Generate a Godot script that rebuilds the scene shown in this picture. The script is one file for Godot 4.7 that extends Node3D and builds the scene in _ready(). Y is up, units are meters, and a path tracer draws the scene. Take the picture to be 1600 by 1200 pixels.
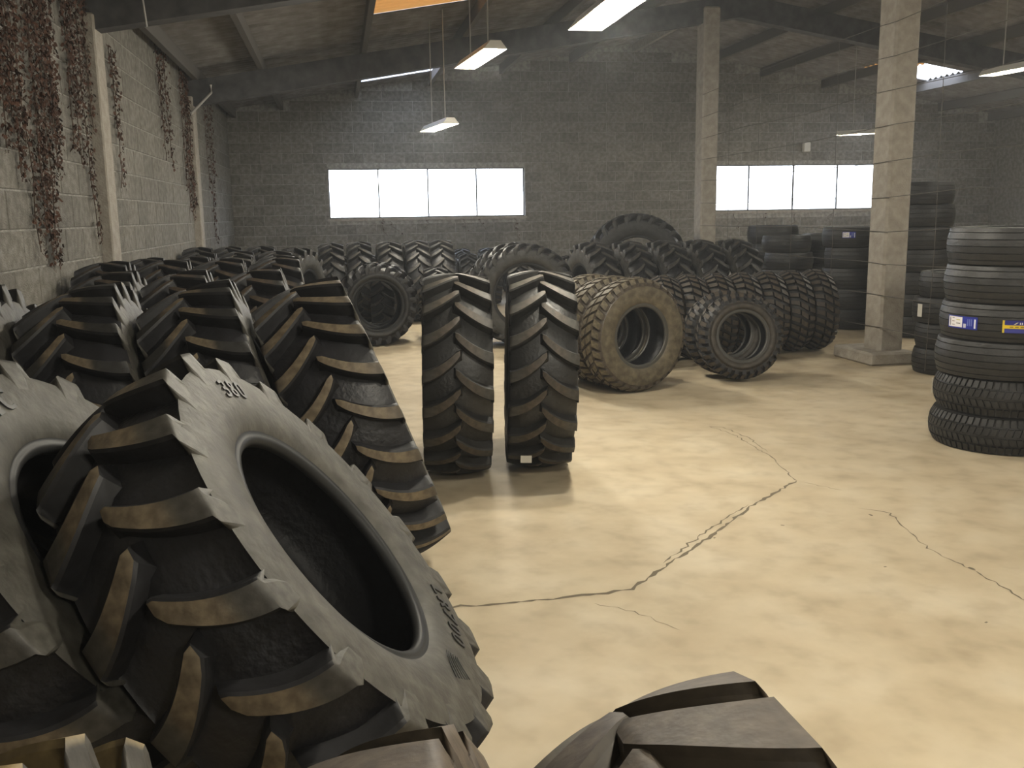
extends Node3D
# A tyre store: y is up, metres, the camera stands over x = 0, z = 0 and looks along -z.

const EYE := 1.55
const WALL_X := -2.0
const BACK_Z := -19.6
const RIGHT_X := 14.6
const FRONT_Z := 4.2
const RIDGE_X := 6.2
const RIDGE_Y := 5.0
const PITCH := 0.165
const LAMP := 2.2   # of each half of a lamp
const FRAMES := [-3.4, -8.87, -14.45]

var M := {}
var taken := {}
var block_meshes := {}
var rng := RandomNumberGenerator.new()

# ---------------------------------------------------------------- naming
func numbered(called: String) -> String:
	var n: int = taken.get(called, 0)
	taken[called] = n + 1
	return called if n == 0 else "%s_%03d" % [called, n]

func tag(o: Node, label: String, category: String, group := "", kind := "") -> Node:
	o.set_meta("label", label)
	if category:
		o.set_meta("category", category)
	if group:
		o.set_meta("group", group)
	if kind:
		o.set_meta("kind", kind)
	return o

func thing(called: String, label: String, category: String, at := Transform3D(), group := "") -> Node3D:
	var o := Node3D.new()
	o.name = numbered(called)
	add_child(o)
	o.transform = at
	tag(o, label, category, group)
	return o

func inst(called: String, mesh: Mesh, mat: Material, parent: Node, at := Transform3D()) -> MeshInstance3D:
	var o := MeshInstance3D.new()
	o.name = numbered(called) if parent == self else called
	o.mesh = mesh
	o.material_override = mat
	o.transform = at
	parent.add_child(o, true)
	return o

func struct(called: String, mesh: Mesh, mat: Material, label: String, at := Transform3D()) -> MeshInstance3D:
	var o := inst(called, mesh, mat, self, at)
	o.set_meta("kind", "structure")
	o.set_meta("label", label)
	return o

func off(x: float, y: float, z: float) -> Transform3D:
	return Transform3D(Basis(), Vector3(x, y, z))

# ---------------------------------------------------------------- mesh helpers
func begin() -> SurfaceTool:
	var st := SurfaceTool.new()
	st.begin(Mesh.PRIMITIVE_TRIANGLES)
	return st

func tri(st: SurfaceTool, a: Vector3, b: Vector3, c: Vector3) -> void:   # counter-clockwise from outside
	st.add_vertex(a)
	st.add_vertex(c)
	st.add_vertex(b)

func quad(st: SurfaceTool, a: Vector3, b: Vector3, c: Vector3, d: Vector3) -> void:
	tri(st, a, b, c)
	tri(st, a, c, d)

func flat(st: SurfaceTool) -> ArrayMesh:
	st.generate_normals()
	return st.commit()

func box_into(st: SurfaceTool, lo: Vector3, hi: Vector3, xf := Transform3D()) -> void:
	st.set_smooth_group(-1)
	var p := []
	for i in 8:
		p.append(xf * Vector3(hi.x if i & 1 else lo.x, hi.y if i & 2 else lo.y, hi.z if i & 4 else lo.z))
	for f in [[0, 2, 3, 1], [4, 5, 7, 6], [0, 1, 5, 4], [2, 6, 7, 3], [0, 4, 6, 2], [1, 3, 7, 5]]:
		quad(st, p[f[0]], p[f[1]], p[f[2]], p[f[3]])

func box_mesh(lo: Vector3, hi: Vector3) -> ArrayMesh:
	var st := begin()
	box_into(st, lo, hi)
	return flat(st)

# a box with chamfered edges
func soft_box(s: Vector3, b: float) -> ArrayMesh:
	var st := begin()
	st.set_smooth_group(-1)
	var h := s * 0.5
	var ax := [Vector3.RIGHT, Vector3.UP, Vector3.BACK]
	for i in 3:
		for sg in [-1.0, 1.0]:
			var n: Vector3 = ax[i] * sg
			var u: Vector3 = ax[(i + 1) % 3]
			var v: Vector3 = ax[(i + 2) % 3] * sg
			var hu := h[(i + 1) % 3] - b
			var hv := h[(i + 2) % 3] - b
			var c: Vector3 = n * h[i]
			quad(st, c - u * hu - v * hv, c + u * hu - v * hv, c + u * hu + v * hv, c - u * hu + v * hv)
	for i in 3:
		var w: Vector3 = ax[i]
		var j := (i + 1) % 3
		var k := (i + 2) % 3
		for sj in [-1.0, 1.0]:
			for sk in [-1.0, 1.0]:
				var a: Vector3 = ax[j] * sj * h[j] + ax[k] * sk * (h[k] - b)
				var d: Vector3 = ax[j] * sj * (h[j] - b) + ax[k] * sk * h[k]
				var e: Vector3 = w * (h[i] - b)
				if sj * sk > 0:
					quad(st, a - e, d - e, d + e, a + e)
				else:
					quad(st, d - e, a - e, a + e, d + e)
	for sx in [-1.0, 1.0]:
		for sy in [-1.0, 1.0]:
			for sz in [-1.0, 1.0]:
				var q := Vector3(sx, sy, sz)
				var a := q * Vector3(h.x, h.y - b, h.z - b)
				var d := q * Vector3(h.x - b, h.y, h.z - b)
				var e := q * Vector3(h.x - b, h.y - b, h.z)
				if sx * sy * sz > 0:
					tri(st, a, d, e)
				else:
					tri(st, a, e, d)
	return flat(st)

# profile points (x, r) turned about the x axis; open, drawn in order so that the outside lies to the left of the way
func lathe(prof: Array, segs: int, cols: Array = [], sharp := false) -> ArrayMesh:
	var st := begin()
	st.set_smooth_group(0)
	for i in prof.size() - 1:
		var p: Vector2 = prof[i]
		var q: Vector2 = prof[i + 1]
		if sharp:
			st.set_smooth_group(i + 1)
		for k in segs:
			var t0 := TAU * k / segs
			var t1 := TAU * ((k + 1) % segs) / segs
			var A := Vector3(p.x, p.y * cos(t0), p.y * sin(t0))
			var B := Vector3(q.x, q.y * cos(t0), q.y * sin(t0))
			var C := Vector3(q.x, q.y * cos(t1), q.y * sin(t1))
			var D := Vector3(p.x, p.y * cos(t1), p.y * sin(t1))
			if cols.is_empty():
				quad(st, A, B, C, D)
			else:
				var order := [[A, cols[i]], [C, cols[i + 1]], [B, cols[i + 1]], [A, cols[i]], [D, cols[i]], [C, cols[i + 1]]]
				for o in order:
					st.set_color(o[1])
					st.add_vertex(o[0])
	return flat(st)

func tube_into(st: SurfaceTool, pts: Array, r: float, sides := 6) -> void:
	st.set_smooth_group(1)
	var rings := []
	for i in pts.size():
		var d: Vector3 = (pts[mini(i + 1, pts.size() - 1)] - pts[maxi(i - 1, 0)]).normalized()
		var u := d.cross(Vector3.UP if absf(d.y) < 0.9 else Vector3.RIGHT).normalized()
		var v := d.cross(u)
		var ring := []
		for k in sides:
			var a := TAU * k / sides
			ring.append(pts[i] + u * cos(a) * r + v * sin(a) * r)
		rings.append(ring)
	for i in rings.size() - 1:
		for k in sides:
			var n := (k + 1) % sides
			quad(st, rings[i][k], rings[i][n], rings[i + 1][n], rings[i + 1][k])

func tube(pts: Array, r: float, sides := 6) -> ArrayMesh:
	var st := begin()
	tube_into(st, pts, r, sides)
	return flat(st)

# ---------------------------------------------------------------- materials
func noise_tex(freq: float, lo: Color, hi: Color, seed_: int, size := 512, oct := 4, mid := Color(0, 0, 0, 0), kind := FastNoiseLite.TYPE_SIMPLEX_SMOOTH) -> NoiseTexture2D:
	var n := FastNoiseLite.new()
	n.seed = seed_
	n.noise_type = kind
	n.frequency = freq
	n.fractal_octaves = oct
	var t := NoiseTexture2D.new()
	t.width = size
	t.height = size
	t.seamless = true
	t.noise = n
	var g := Gradient.new()
	g.set_color(0, lo)
	g.set_color(1, hi)
	if mid.a > 0:
		g.add_point(0.5, mid)
	t.color_ramp = g
	return t

func bump_tex(freq: float, seed_: int, size := 512, oct := 4) -> NoiseTexture2D:
	var n := FastNoiseLite.new()
	n.seed = seed_
	n.frequency = freq
	n.fractal_octaves = oct
	var t := NoiseTexture2D.new()
	t.width = size
	t.height = size
	t.seamless = true
	t.noise = n
	return t

func lin(r: float, g: float, b: float) -> Color:   # an albedo given as linear reflectance
	return Color(r, g, b).linear_to_srgb()

func mat(called: String, c: Color, rough: float, tex: Texture2D = null, scale := 1.0, world := false) -> StandardMaterial3D:
	var m := StandardMaterial3D.new()
	m.resource_name = called
	m.albedo_color = c
	m.roughness = rough
	if tex:
		m.albedo_texture = tex
		m.uv1_triplanar = true
		m.uv1_world_triplanar = world
		m.uv1_scale = Vector3.ONE * scale
	M[called] = m
	return m

func bump(m: StandardMaterial3D, t: Texture2D, cm: float) -> void:
	m.heightmap_enabled = true
	m.heightmap_texture = t
	m.heightmap_scale = cm

func materials() -> void:
	var dust := noise_tex(0.012, Color(0.62, 0.60, 0.58), Color(1, 1, 1), 3, 512, 5)
	var grime := noise_tex(0.02, Color(0.55, 0.53, 0.5), Color(1, 0.99, 0.97), 8, 512, 5)
	var rb := bump_tex(0.05, 21)
	var m := mat("rubber", Color.WHITE, 0.5, dust, 1.3)
	m.vertex_color_use_as_albedo = true
	bump(m, rb, 0.25)
	m = mat("dusty_rubber", Color.WHITE, 0.62, grime, 1.1)
	m.vertex_color_use_as_albedo = true
	bump(m, rb, 0.2)
	m = mat("lug_rubber", Color.WHITE, 0.6, grime, 2.1)
	m.vertex_color_use_as_albedo = true
	bump(m, rb, 0.05)
	mat("letter", lin(0.022, 0.022, 0.022), 0.5)
	mat("bead", lin(0.024, 0.024, 0.024), 0.45)
	M.bead.metallic_specular = 0.25
	mat("muddy_bead", lin(0.06, 0.057, 0.05), 0.4)
	# concrete and blocks
	var cb := bump_tex(0.09, 33)
	for i in 4:
		var k: float = [0.87, 0.94, 1.0, 1.07][i]
		m = mat("block_%d" % i, lin(0.28 * k, 0.265 * k, 0.235 * k), 0.95, noise_tex(0.03, Color(0.72, 0.71, 0.69), Color(1, 1, 1), 40 + i, 256, 5), 1.2, true)
		bump(m, cb, 0.6)
	m = mat("mortar", lin(0.42, 0.40, 0.36), 0.95, noise_tex(0.03, Color(0.7, 0.7, 0.7), Color(1, 1, 1), 47, 256), 1.3, true)
	bump(m, cb, 0.5)
	m = mat("concrete", lin(0.42, 0.385, 0.335), 0.9, noise_tex(0.018, Color(0.84, 0.83, 0.81), Color(1, 1, 1), 50, 512, 5), 0.9, true)
	bump(m, cb, 0.4)
	m = mat("beam", lin(0.10, 0.098, 0.10), 0.85, noise_tex(0.02, Color(0.7, 0.7, 0.7), Color(1, 1, 1), 51, 256), 0.9, true)
	m = mat("roof", lin(0.36, 0.345, 0.335), 0.9, noise_tex(0.015, Color(0.62, 0.6, 0.58), Color(1, 1, 1), 52, 512, 5), 0.4, true)
	m = mat("purlin", lin(0.12, 0.11, 0.10), 0.85)
	m = mat("steel", lin(0.30, 0.29, 0.27), 0.5)
	m = mat("wire", lin(0.09, 0.08, 0.07), 0.6)
	m = mat("cable", lin(0.42, 0.40, 0.37), 0.6)
	m = mat("frame", lin(0.05, 0.05, 0.05), 0.6)
	m = mat("casing_white", lin(0.6, 0.58, 0.52), 0.5)
	# floor: trowelled concrete, pale and yellowish, with cloudy wear
	var ft := noise_tex(0.009, Color(0.88, 0.855, 0.82), Color(1, 1, 1), 61, 1024, 7, Color(0.95, 0.935, 0.91))
	m = mat("floor", lin(0.62, 0.535, 0.39), 0.7, ft, 0.21, true)
	m.detail_enabled = true
	m.detail_blend_mode = BaseMaterial3D.BLEND_MODE_MUL
	m.detail_albedo = noise_tex(0.04, Color(0.88, 0.87, 0.86), Color(1, 1, 1), 62, 512, 6, Color(0.97, 0.97, 0.97))
	m.uv2_triplanar = true
	m.uv2_world_triplanar = true
	m.uv2_scale = Vector3.ONE * 0.9
	bump(m, bump_tex(0.03, 63, 512, 5), 0.35)
	mat("crack", lin(0.16, 0.13, 0.09), 0.95)
	mat("stain", lin(0.36, 0.30, 0.20), 0.8)
	# leaves and stems
	m = mat("dry_leaf", lin(0.10, 0.045, 0.022), 0.8)
	m.vertex_color_use_as_albedo = true
	m.albedo_color = Color.WHITE
	m.cull_mode = BaseMaterial3D.CULL_DISABLED
	mat("vine_stem", lin(0.10, 0.07, 0.05), 0.9)
	# daylight openings
	m = StandardMaterial3D.new()
	m.resource_name = "window_glass"
	m.albedo_color = Color(1, 1, 1, 0.04)
	m.transparency = BaseMaterial3D.TRANSPARENCY_ALPHA
	m.roughness = 0.05
	M.glass = m
	m = mat("aged_sheet", lin(0.6, 0.44, 0.26), 0.6)
	m.backlight_enabled = true
	m.backlight = Color(0.74, 0.62, 0.44)
	m = mat("clear_sheet", lin(0.8, 0.82, 0.85), 0.5)
	m.backlight_enabled = true
	m.backlight = Color(1.0, 1.0, 1.0)
	# glowing tubes
	m = mat("tube_glow", Color(1, 0.96, 0.86), 0.4)
	m.emission_enabled = true
	m.emission = Color(1.0, 0.93, 0.78)
	m.emission_energy_multiplier = 9.0
	mat("reflector", lin(0.72, 0.70, 0.64), 0.35)

# ---------------------------------------------------------------- tyres
const BLACK := Color(0.022, 0.022, 0.024)
const DARK := Color(0.034, 0.034, 0.035)
const GREY := Color(0.075, 0.073, 0.066)
const DUST := Color(0.102, 0.099, 0.09)
const TAN := Color(0.25, 0.20, 0.14)
const BROWN := Color(0.115, 0.09, 0.066)

func crown(x: float, w: float) -> float:   # how far the tread falls off towards the shoulder
	var t := absf(x) / (0.5 * w)
	return 0.03 * t * t

# the swept bar of one lug on side sx; top strip tinted from inner to outer end
func lug_mesh(s: Dictionary, sx: float, cuts: int) -> ArrayMesh:
	var R: float = s.R
	var w: float = s.w
	var h: float = s.h
	var bend: float = s.get("bend", 0.21)
	var lw: float = s.get("lug_w", 0.05)
	var T := []   # [top x, top r, base x, base r, offset along the tread, half width top, half width base, colour]
	for i in cuts + 1:
		var t := float(i) / cuts
		var x := lerpf(-0.03 * w, 0.485 * w, t)
		var along := bend * (1.12 * t - 0.45 * t * t)
		var k := lerpf(0.42, 0.56, t) * lw
		var tip := 1.0
		if i == 0:
			tip = 0.62
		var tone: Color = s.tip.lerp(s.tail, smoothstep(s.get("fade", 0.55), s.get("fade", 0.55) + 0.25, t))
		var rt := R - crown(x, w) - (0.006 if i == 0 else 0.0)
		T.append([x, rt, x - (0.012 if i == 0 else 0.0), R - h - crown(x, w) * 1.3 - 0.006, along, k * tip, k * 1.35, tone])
	var a: float = bend * 0.67 + 0.012
	T.append([0.492 * w, R - crown(0.5 * w, w) - 0.012, 0.45 * w, R - h - 0.05, a + 0.004, lw * 0.57, lw * 0.8, s.side])
	T.append([0.499 * w, R - h - 0.042, 0.46 * w, R - h - 0.06, a + 0.012, lw * 0.52, lw * 0.8, s.side])
	T.append([0.495 * w, R - h - 0.085, 0.47 * w, R - h - 0.10, a + 0.022, lw * 0.4, lw * 0.7, s.side])
	var secs := []
	for e in T:
		var tx: Vector2 = Vector2(e[0], e[1])
		var bx: Vector2 = Vector2(e[2], e[3])
		var ch := tx.lerp(bx, s.get("chamfer", 0.16))
		var row := []
		for p: Array in [[bx, -e[6]], [ch, -e[5] - 0.004], [tx, -e[5] + 0.003], [tx, e[5] - 0.003], [ch, e[5] + 0.004], [bx, e[6]]]:
			var ang: float = (e[4] + p[1]) / R
			row.append(Vector3(sx * p[0].x, p[0].y * cos(ang), p[0].y * sin(ang)))
		secs.append([row, e[7]])
	var st := begin()
	for i in secs.size() - 1:
		for k in 5:
			st.set_smooth_group(k + 1)
			var A: Vector3 = secs[i][0][k]
			var B: Vector3 = secs[i][0][k + 1]
			var C: Vector3 = secs[i + 1][0][k + 1]
			var D: Vector3 = secs[i + 1][0][k]
			var ca: Color = secs[i][1] if k == 2 else s.flank
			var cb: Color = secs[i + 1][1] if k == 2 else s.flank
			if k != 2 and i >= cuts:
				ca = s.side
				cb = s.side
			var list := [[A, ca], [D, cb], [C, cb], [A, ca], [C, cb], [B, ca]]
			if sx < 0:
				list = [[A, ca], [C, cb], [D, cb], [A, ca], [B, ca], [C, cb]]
			for v in list:
				st.set_color(v[1])
				st.add_vertex(v[0])
	for end in [0, secs.size() - 1]:
		st.set_smooth_group(-1)
		st.set_color(s.flank)
		var r: Array = secs[end][0]
		var front: bool = (end == 0) == (sx > 0)
		for k in [[0, 1, 4], [0, 4, 5], [1, 2, 3], [1, 3, 4]]:
			if front:
				tri(st, r[k[0]], r[k[1]], r[k[2]])
			else:
				tri(st, r[k[0]], r[k[2]], r[k[1]])
	return flat(st)

# rows of blocks round a truck or off-road tread, one block mesh per column
func block_tread(s: Dictionary) -> Array:   # [[mesh, angle offset]]
	var out := []
	var n: int = s.n
	var pitch: float = TAU / n
	for c in s.cols:   # [x0, x1, slant, fill, drop]
		var st := begin()
		st.set_smooth_group(-1)
		var R: float = s.R
		var half: float = pitch * 0.5 * c[3]
		var pts := []
		for q in [[c[0], -half], [c[1], -half], [c[1], half], [c[0], half]]:
			var sl: float = c[2] * pitch * (0.5 if q[0] == c[1] else -0.5)
			pts.append([q[0], q[1] + sl])
		var mid_x: float = (c[0] + c[1]) * 0.5
		var top := []
		var bot := []
		for q in pts:
			var xi: float = lerpf(q[0], mid_x, 0.10)
			var ai: float = q[1] * 0.86
			var rt: float = R - crown(xi, s.w) - (c[4] if absf(q[0]) > absf(mid_x) else 0.0)
			top.append(Vector3(xi, rt * cos(ai), rt * sin(ai)))
			var rb: float = R - s.h - 0.01 - crown(q[0], s.w) * 1.3 - (c[4] * 2.0 if absf(q[0]) > absf(mid_x) else 0.0)
			bot.append(Vector3(q[0], rb * cos(q[1]), rb * sin(q[1])))
		st.set_color(s.top)
		quad(st, top[0], top[3], top[2], top[1])
		st.set_color(s.flank)
		for k in 4:
			var j := (k + 1) % 4
			quad(st, bot[k], top[k], top[j], bot[j])
		out.append([flat(st), 0.5 * pitch if out.size() % 2 else 0.0])
	return out

# every mesh of a tyre, its axle along x, its middle at the origin
func tyre_kit(s: Dictionary) -> Dictionary:
	var R: float = s.R
	var w: float = s.w
	var rim: float = s.rim
	var h: float = s.h
	var Rb := R - h
	var segs: int = s.get("segs", 56)
	var kit := {"s": s}
	var sh: float = s.get("shoulder", 0.05)
	var crown_pts := []
	var base := [Vector2(-0.478 * w, Rb - sh), Vector2(-0.445 * w, Rb - 0.036), Vector2(-0.25 * w, Rb - 0.012), Vector2(0, Rb), Vector2(0.25 * w, Rb - 0.012), Vector2(0.445 * w, Rb - 0.036), Vector2(0.478 * w, Rb - sh)]
	if s.has("grooves"):
		base = [Vector2(-0.475 * w, Rb - sh), Vector2(-0.455 * w, Rb - 0.018)]
		var g: Array = s.grooves
		for x in g:
			var d := 0.003
			var rr := R - crown(x * w, w) * 0.8
			base.append(Vector2(x * w - d, rr))
			base.append(Vector2(x * w - d * 0.6, rr - 0.007))
			base.append(Vector2(x * w + d * 0.6, rr - 0.007))
			base.append(Vector2(x * w + d, rr))
		base.append(Vector2(0.455 * w, Rb - 0.018))
		base.append(Vector2(0.475 * w, Rb - sh))
	var mid := (Rb + rim) * 0.5
	var tb := []
	for p in base:
		tb.append(s.base)
	kit.tread_base = lathe(base, segs, tb, s.has("grooves"))
	var walls := []
	for sg in [1.0, -1.0]:
		var p := [Vector2(0.478 * w if not s.has("grooves") else 0.475 * w, Rb - sh), Vector2(0.492 * w, Rb - sh - 0.025), Vector2(0.497 * w, lerpf(Rb, rim, 0.42)), Vector2(0.495 * w, lerpf(Rb, rim, 0.6)), Vector2(0.47 * w, lerpf(Rb, rim, 0.8)), Vector2(0.435 * w, rim + 0.035)]
		var cols := []
		for i in p.size():
			cols.append(s.side.lerp(s.inner_side, float(i) / (p.size() - 1)))
		if sg < 0:
			for i in p.size():
				p[i] = Vector2(-p[i].x, p[i].y)
			p.reverse()
			cols.reverse()
		walls.append(lathe(p, segs, cols))
	kit.walls = walls
	var beads := []
	for sg in [1.0, -1.0]:
		var p := [Vector2(0.435 * w, rim + 0.035), Vector2(0.425 * w, rim + 0.026), Vector2(0.432 * w, rim + 0.020), Vector2(0.425 * w, rim + 0.008), Vector2(0.40 * w, rim), Vector2(0.36 * w, rim + 0.001), Vector2(0.345 * w, rim + 0.012)]
		if sg < 0:
			for i in p.size():
				p[i] = Vector2(-p[i].x, p[i].y)
			p.reverse()
		beads.append(lathe(p, segs))
	kit.beads = beads
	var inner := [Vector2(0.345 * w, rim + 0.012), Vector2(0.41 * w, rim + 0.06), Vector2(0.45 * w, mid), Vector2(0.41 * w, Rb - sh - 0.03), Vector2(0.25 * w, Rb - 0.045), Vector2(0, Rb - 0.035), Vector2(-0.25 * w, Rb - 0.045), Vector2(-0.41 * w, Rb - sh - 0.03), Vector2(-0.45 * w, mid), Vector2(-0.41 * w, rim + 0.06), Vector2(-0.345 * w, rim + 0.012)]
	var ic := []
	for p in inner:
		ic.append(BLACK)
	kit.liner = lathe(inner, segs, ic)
	if s.has("lugs"):
		kit.lug = [lug_mesh(s, 1.0, s.get("cuts", 8)), lug_mesh(s, -1.0, s.get("cuts", 8))]
		var st := begin()
		for i in s.lugs:
			var a: float = TAU * i / s.lugs
			st.append_from(kit.lug[0], 0, Transform3D(Basis(Vector3.RIGHT, a), Vector3.ZERO))
			st.append_from(kit.lug[1], 0, Transform3D(Basis(Vector3.RIGHT, a + PI / s.lugs), Vector3.ZERO))
		kit.tread = st.commit()
	elif s.has("cols"):
		kit.blocks = block_tread(s)
		var st := begin()
		for b in kit.blocks:
			for i in s.n:
				st.append_from(b[0], 0, Transform3D(Basis(Vector3.RIGHT, TAU * i / s.n + b[1]), Vector3.ZERO))
		kit.tread = st.commit()
	return kit

# a tyre whose middle is `at` and whose axle (towards the face we name first) is `axle`; the root stands at the lowest tread point
func tyre(kit: Dictionary, called: String, label: String, group: String, at: Vector3, axle: Vector3, spin := 0.0, split := false) -> Node3D:
	var s: Dictionary = kit.s
	var X := axle.normalized()
	var flat_lying := absf(X.y) > 0.9
	var Y := (Vector3.UP - X * X.y).normalized() if not flat_lying else (Vector3.FORWARD - X * X.dot(Vector3.FORWARD)).normalized()
	var B := Basis(X, Y, X.cross(Y))
	var shift := Vector3(s.w * 0.5 * signf(X.y), 0, 0) if flat_lying else Vector3(0, s.R, 0)
	var t := thing(called, label, "tyre", Transform3D(B, at - B * shift), group)
	var o := Transform3D(Basis(Vector3.RIGHT, spin), shift)
	var rub: Material = M[s.get("rubber", "rubber")]
	inst("tread_base", kit.tread_base, rub, t, o)
	inst("sidewall", kit.walls[0], M.dusty_rubber, t, o)
	inst("sidewall", kit.walls[1], M.dusty_rubber, t, o)
	inst("bead", kit.beads[0], M[s.get("bead_mat", "bead")], t, o)
	inst("bead", kit.beads[1], M[s.get("bead_mat", "bead")], t, o)
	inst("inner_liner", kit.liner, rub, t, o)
	if kit.has("lug"):
		if split:
			for i in s.lugs:
				var a: float = TAU * i / s.lugs
				inst("tread_lug", kit.lug[0], M.lug_rubber, t, o * Transform3D(Basis(Vector3.RIGHT, a), Vector3.ZERO))
				inst("tread_lug", kit.lug[1], M.lug_rubber, t, o * Transform3D(Basis(Vector3.RIGHT, a + PI / s.lugs), Vector3.ZERO))
		else:
			inst("tread", kit.tread, M.lug_rubber, t, o).set_meta("kind", "stuff")
	elif kit.has("blocks"):
		if split:
			for b in kit.blocks:
				for i in s.n:
					inst("tread_block", b[0], M.lug_rubber, t, o * Transform3D(Basis(Vector3.RIGHT, TAU * i / s.n + b[1]), Vector3.ZERO))
		else:
			inst("tread", kit.tread, M.lug_rubber, t, o).set_meta("kind", "stuff")
	return t

# standing (perhaps leaning) tyre: place it by the middle of its foot on the floor; elevation tilts the +x face upwards
func stand(kit: Dictionary, called: String, label: String, group: String, x: float, z: float, turn := 0.0, lean := 0.0, spin := 0.0, split := false) -> Node3D:
	var n := Vector3(cos(lean) * cos(turn), sin(lean), -cos(lean) * sin(turn))
	var y: float = kit.s.w * 0.5 * absf(sin(lean)) + kit.s.R * cos(lean) - 0.012 * absf(sin(lean)) * 2.0
	return tyre(kit, called, label, group, Vector3(x, y, z), n, spin, split)

func lettering(parent: Node3D, kit: Dictionary, text: String, angle: float, r: float, size: float, spin_free := true) -> void:
	var s: Dictionary = kit.s
	var f := SystemFont.new()
	f.font_names = PackedStringArray(["Droid Sans"])
	f.font_weight = 700
	var st := begin()
	var a := angle
	for ch in text:
		if ch != " ":
			var tm := TextMesh.new()
			tm.text = ch
			tm.font = f
			tm.font_size = 32
			tm.pixel_size = size / 24.0
			tm.depth = 0.004
			var right := Vector3(0, -sin(a), -cos(a))
			var up := Vector3(0, cos(a), -sin(a))
			var x: float = 0.4965 * s.w + 0.0025
			st.append_from(tm, 0, Transform3D(Basis(right, up, Vector3.RIGHT), Vector3(x, 0, 0) + up * r))
		a += size * 0.86 / r
	var wall: Node3D = parent.get_node("sidewall")
	inst("lettering", st.commit(), M.letter, wall, wall.transform.affine_inverse() * off(0, s.R, 0))

# a wing of thin raised lines moulded into the sidewall
func wing(parent: Node3D, kit: Dictionary, angle: float, r: float) -> void:
	var st := begin()
	for i in 6:
		var a := angle + i * 0.012
		var pts := []
		for k in 7:
			var t := k / 6.0
			var b := a + t * (0.10 + 0.02 * i)
			var rr := r + 0.055 * t * t - i * 0.009
			pts.append(Vector3(0.4965 * kit.s.w + 0.0012, rr * cos(b), -rr * sin(b)))
		tube_into(st, pts, 0.0016, 4)
	var wall: Node3D = parent.get_node("sidewall")
	inst("emblem", flat(st), M.letter, wall, wall.transform.affine_inverse() * off(0, kit.s.R, 0))

func ag(R: float, w: float, rim: float, lugs: int, more := {}) -> Dictionary:
	var s := {"R": R, "w": w, "rim": rim, "h": 0.048, "lugs": lugs, "base": BLACK, "side": GREY, "inner_side": DUST.lerp(GREY, 0.4), "tip": DARK, "tail": DARK, "flank": BLACK, "segs": 48, "cuts": 6, "lug_w": 0.052, "bend": 0.42 * w + 0.03}
	s.merge(more, true)
	return tyre_kit(s)

# ---------------------------------------------------------------- block walls
func block_mesh(l: float, h: float) -> ArrayMesh:
	var key := "%d_%d" % [roundi(l * 100), roundi(h * 100)]
	if not block_meshes.has(key):
		var st := begin()
		st.set_smooth_group(-1)
		var b := 0.005
		var d := 0.007
		var x := roundf(l * 100) * 0.005 - 0.006
		var y := h * 0.5 - 0.006
		var f := [Vector3(-x + b, -y + b, d), Vector3(x - b, -y + b, d), Vector3(x - b, y - b, d), Vector3(-x + b, y - b, d)]
		var m := [Vector3(-x, -y, d - b), Vector3(x, -y, d - b), Vector3(x, y, d - b), Vector3(-x, y, d - b)]
		var k := [Vector3(-x, -y, -0.03), Vector3(x, -y, -0.03), Vector3(x, y, -0.03), Vector3(-x, y, -0.03)]
		quad(st, f[0], f[1], f[2], f[3])
		for i in 4:
			var j := (i + 1) % 4
			quad(st, m[i], m[j], f[j], f[i])
			quad(st, k[i], k[j], m[j], m[i])
		block_meshes[key] = flat(st)
	return block_meshes[key]

# blocks on a wall plane: frame maps (along, up, out) to the world; holes are Rect2 in (along, up)
func lay_blocks(wall: Node3D, frame: Transform3D, from: float, to: float, top: Callable, bl: float, bh: float, holes: Array, show_y: float, most: int, rank: Callable) -> void:
	var list := []
	var rows := int(5.4 / bh)
	for r in rows:
		var y0 := r * bh
		var y1 := y0 + bh
		if y1 < show_y:
			continue
		var x := from - (0.5 * bl if r % 2 else 0.0)
		while x < to:
			var parts := [[maxf(x, from), minf(x + bl, to)]]
			x += bl
			for hole in holes:
				var next := []
				for p in parts:
					if y1 <= hole.position.y + 0.03 or y0 >= hole.end.y - 0.03 or p[1] <= hole.position.x or p[0] >= hole.end.x:
						next.append(p)
						continue
					if p[0] < hole.position.x:
						next.append([p[0], hole.position.x])
					if p[1] > hole.end.x:
						next.append([hole.end.x, p[1]])
				parts = next
			for p in parts:
				if p[1] - p[0] > 0.06 and y1 < minf(top.call(p[0]), top.call(p[1])):
					list.append([(p[0] + p[1]) * 0.5, (y0 + y1) * 0.5, p[1] - p[0]])
	list.sort_custom(func(a, b): return rank.call(a) < rank.call(b))
	var rest := [begin(), begin(), begin(), begin()]
	var used := [0, 0, 0, 0]
	var i := 0
	for b in list:
		var v := rng.randi() % 4
		var at := frame * Transform3D(Basis(), Vector3(b[0], b[1], rng.randf_range(-0.0025, 0.0025)))
		if i < most:
			inst("block", block_mesh(b[2], bh), M["block_%d" % v], wall, at)
		else:
			rest[v].append_from(block_mesh(b[2], bh), 0, at)
			used[v] += 1
		i += 1
	for v in 4:
		if used[v]:
			inst("far_block", rest[v].commit(), M["block_%d" % v], wall).set_meta("kind", "stuff")

func roof_y(x: float) -> float:
	return RIDGE_Y - PITCH * absf(x - RIDGE_X)

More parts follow.
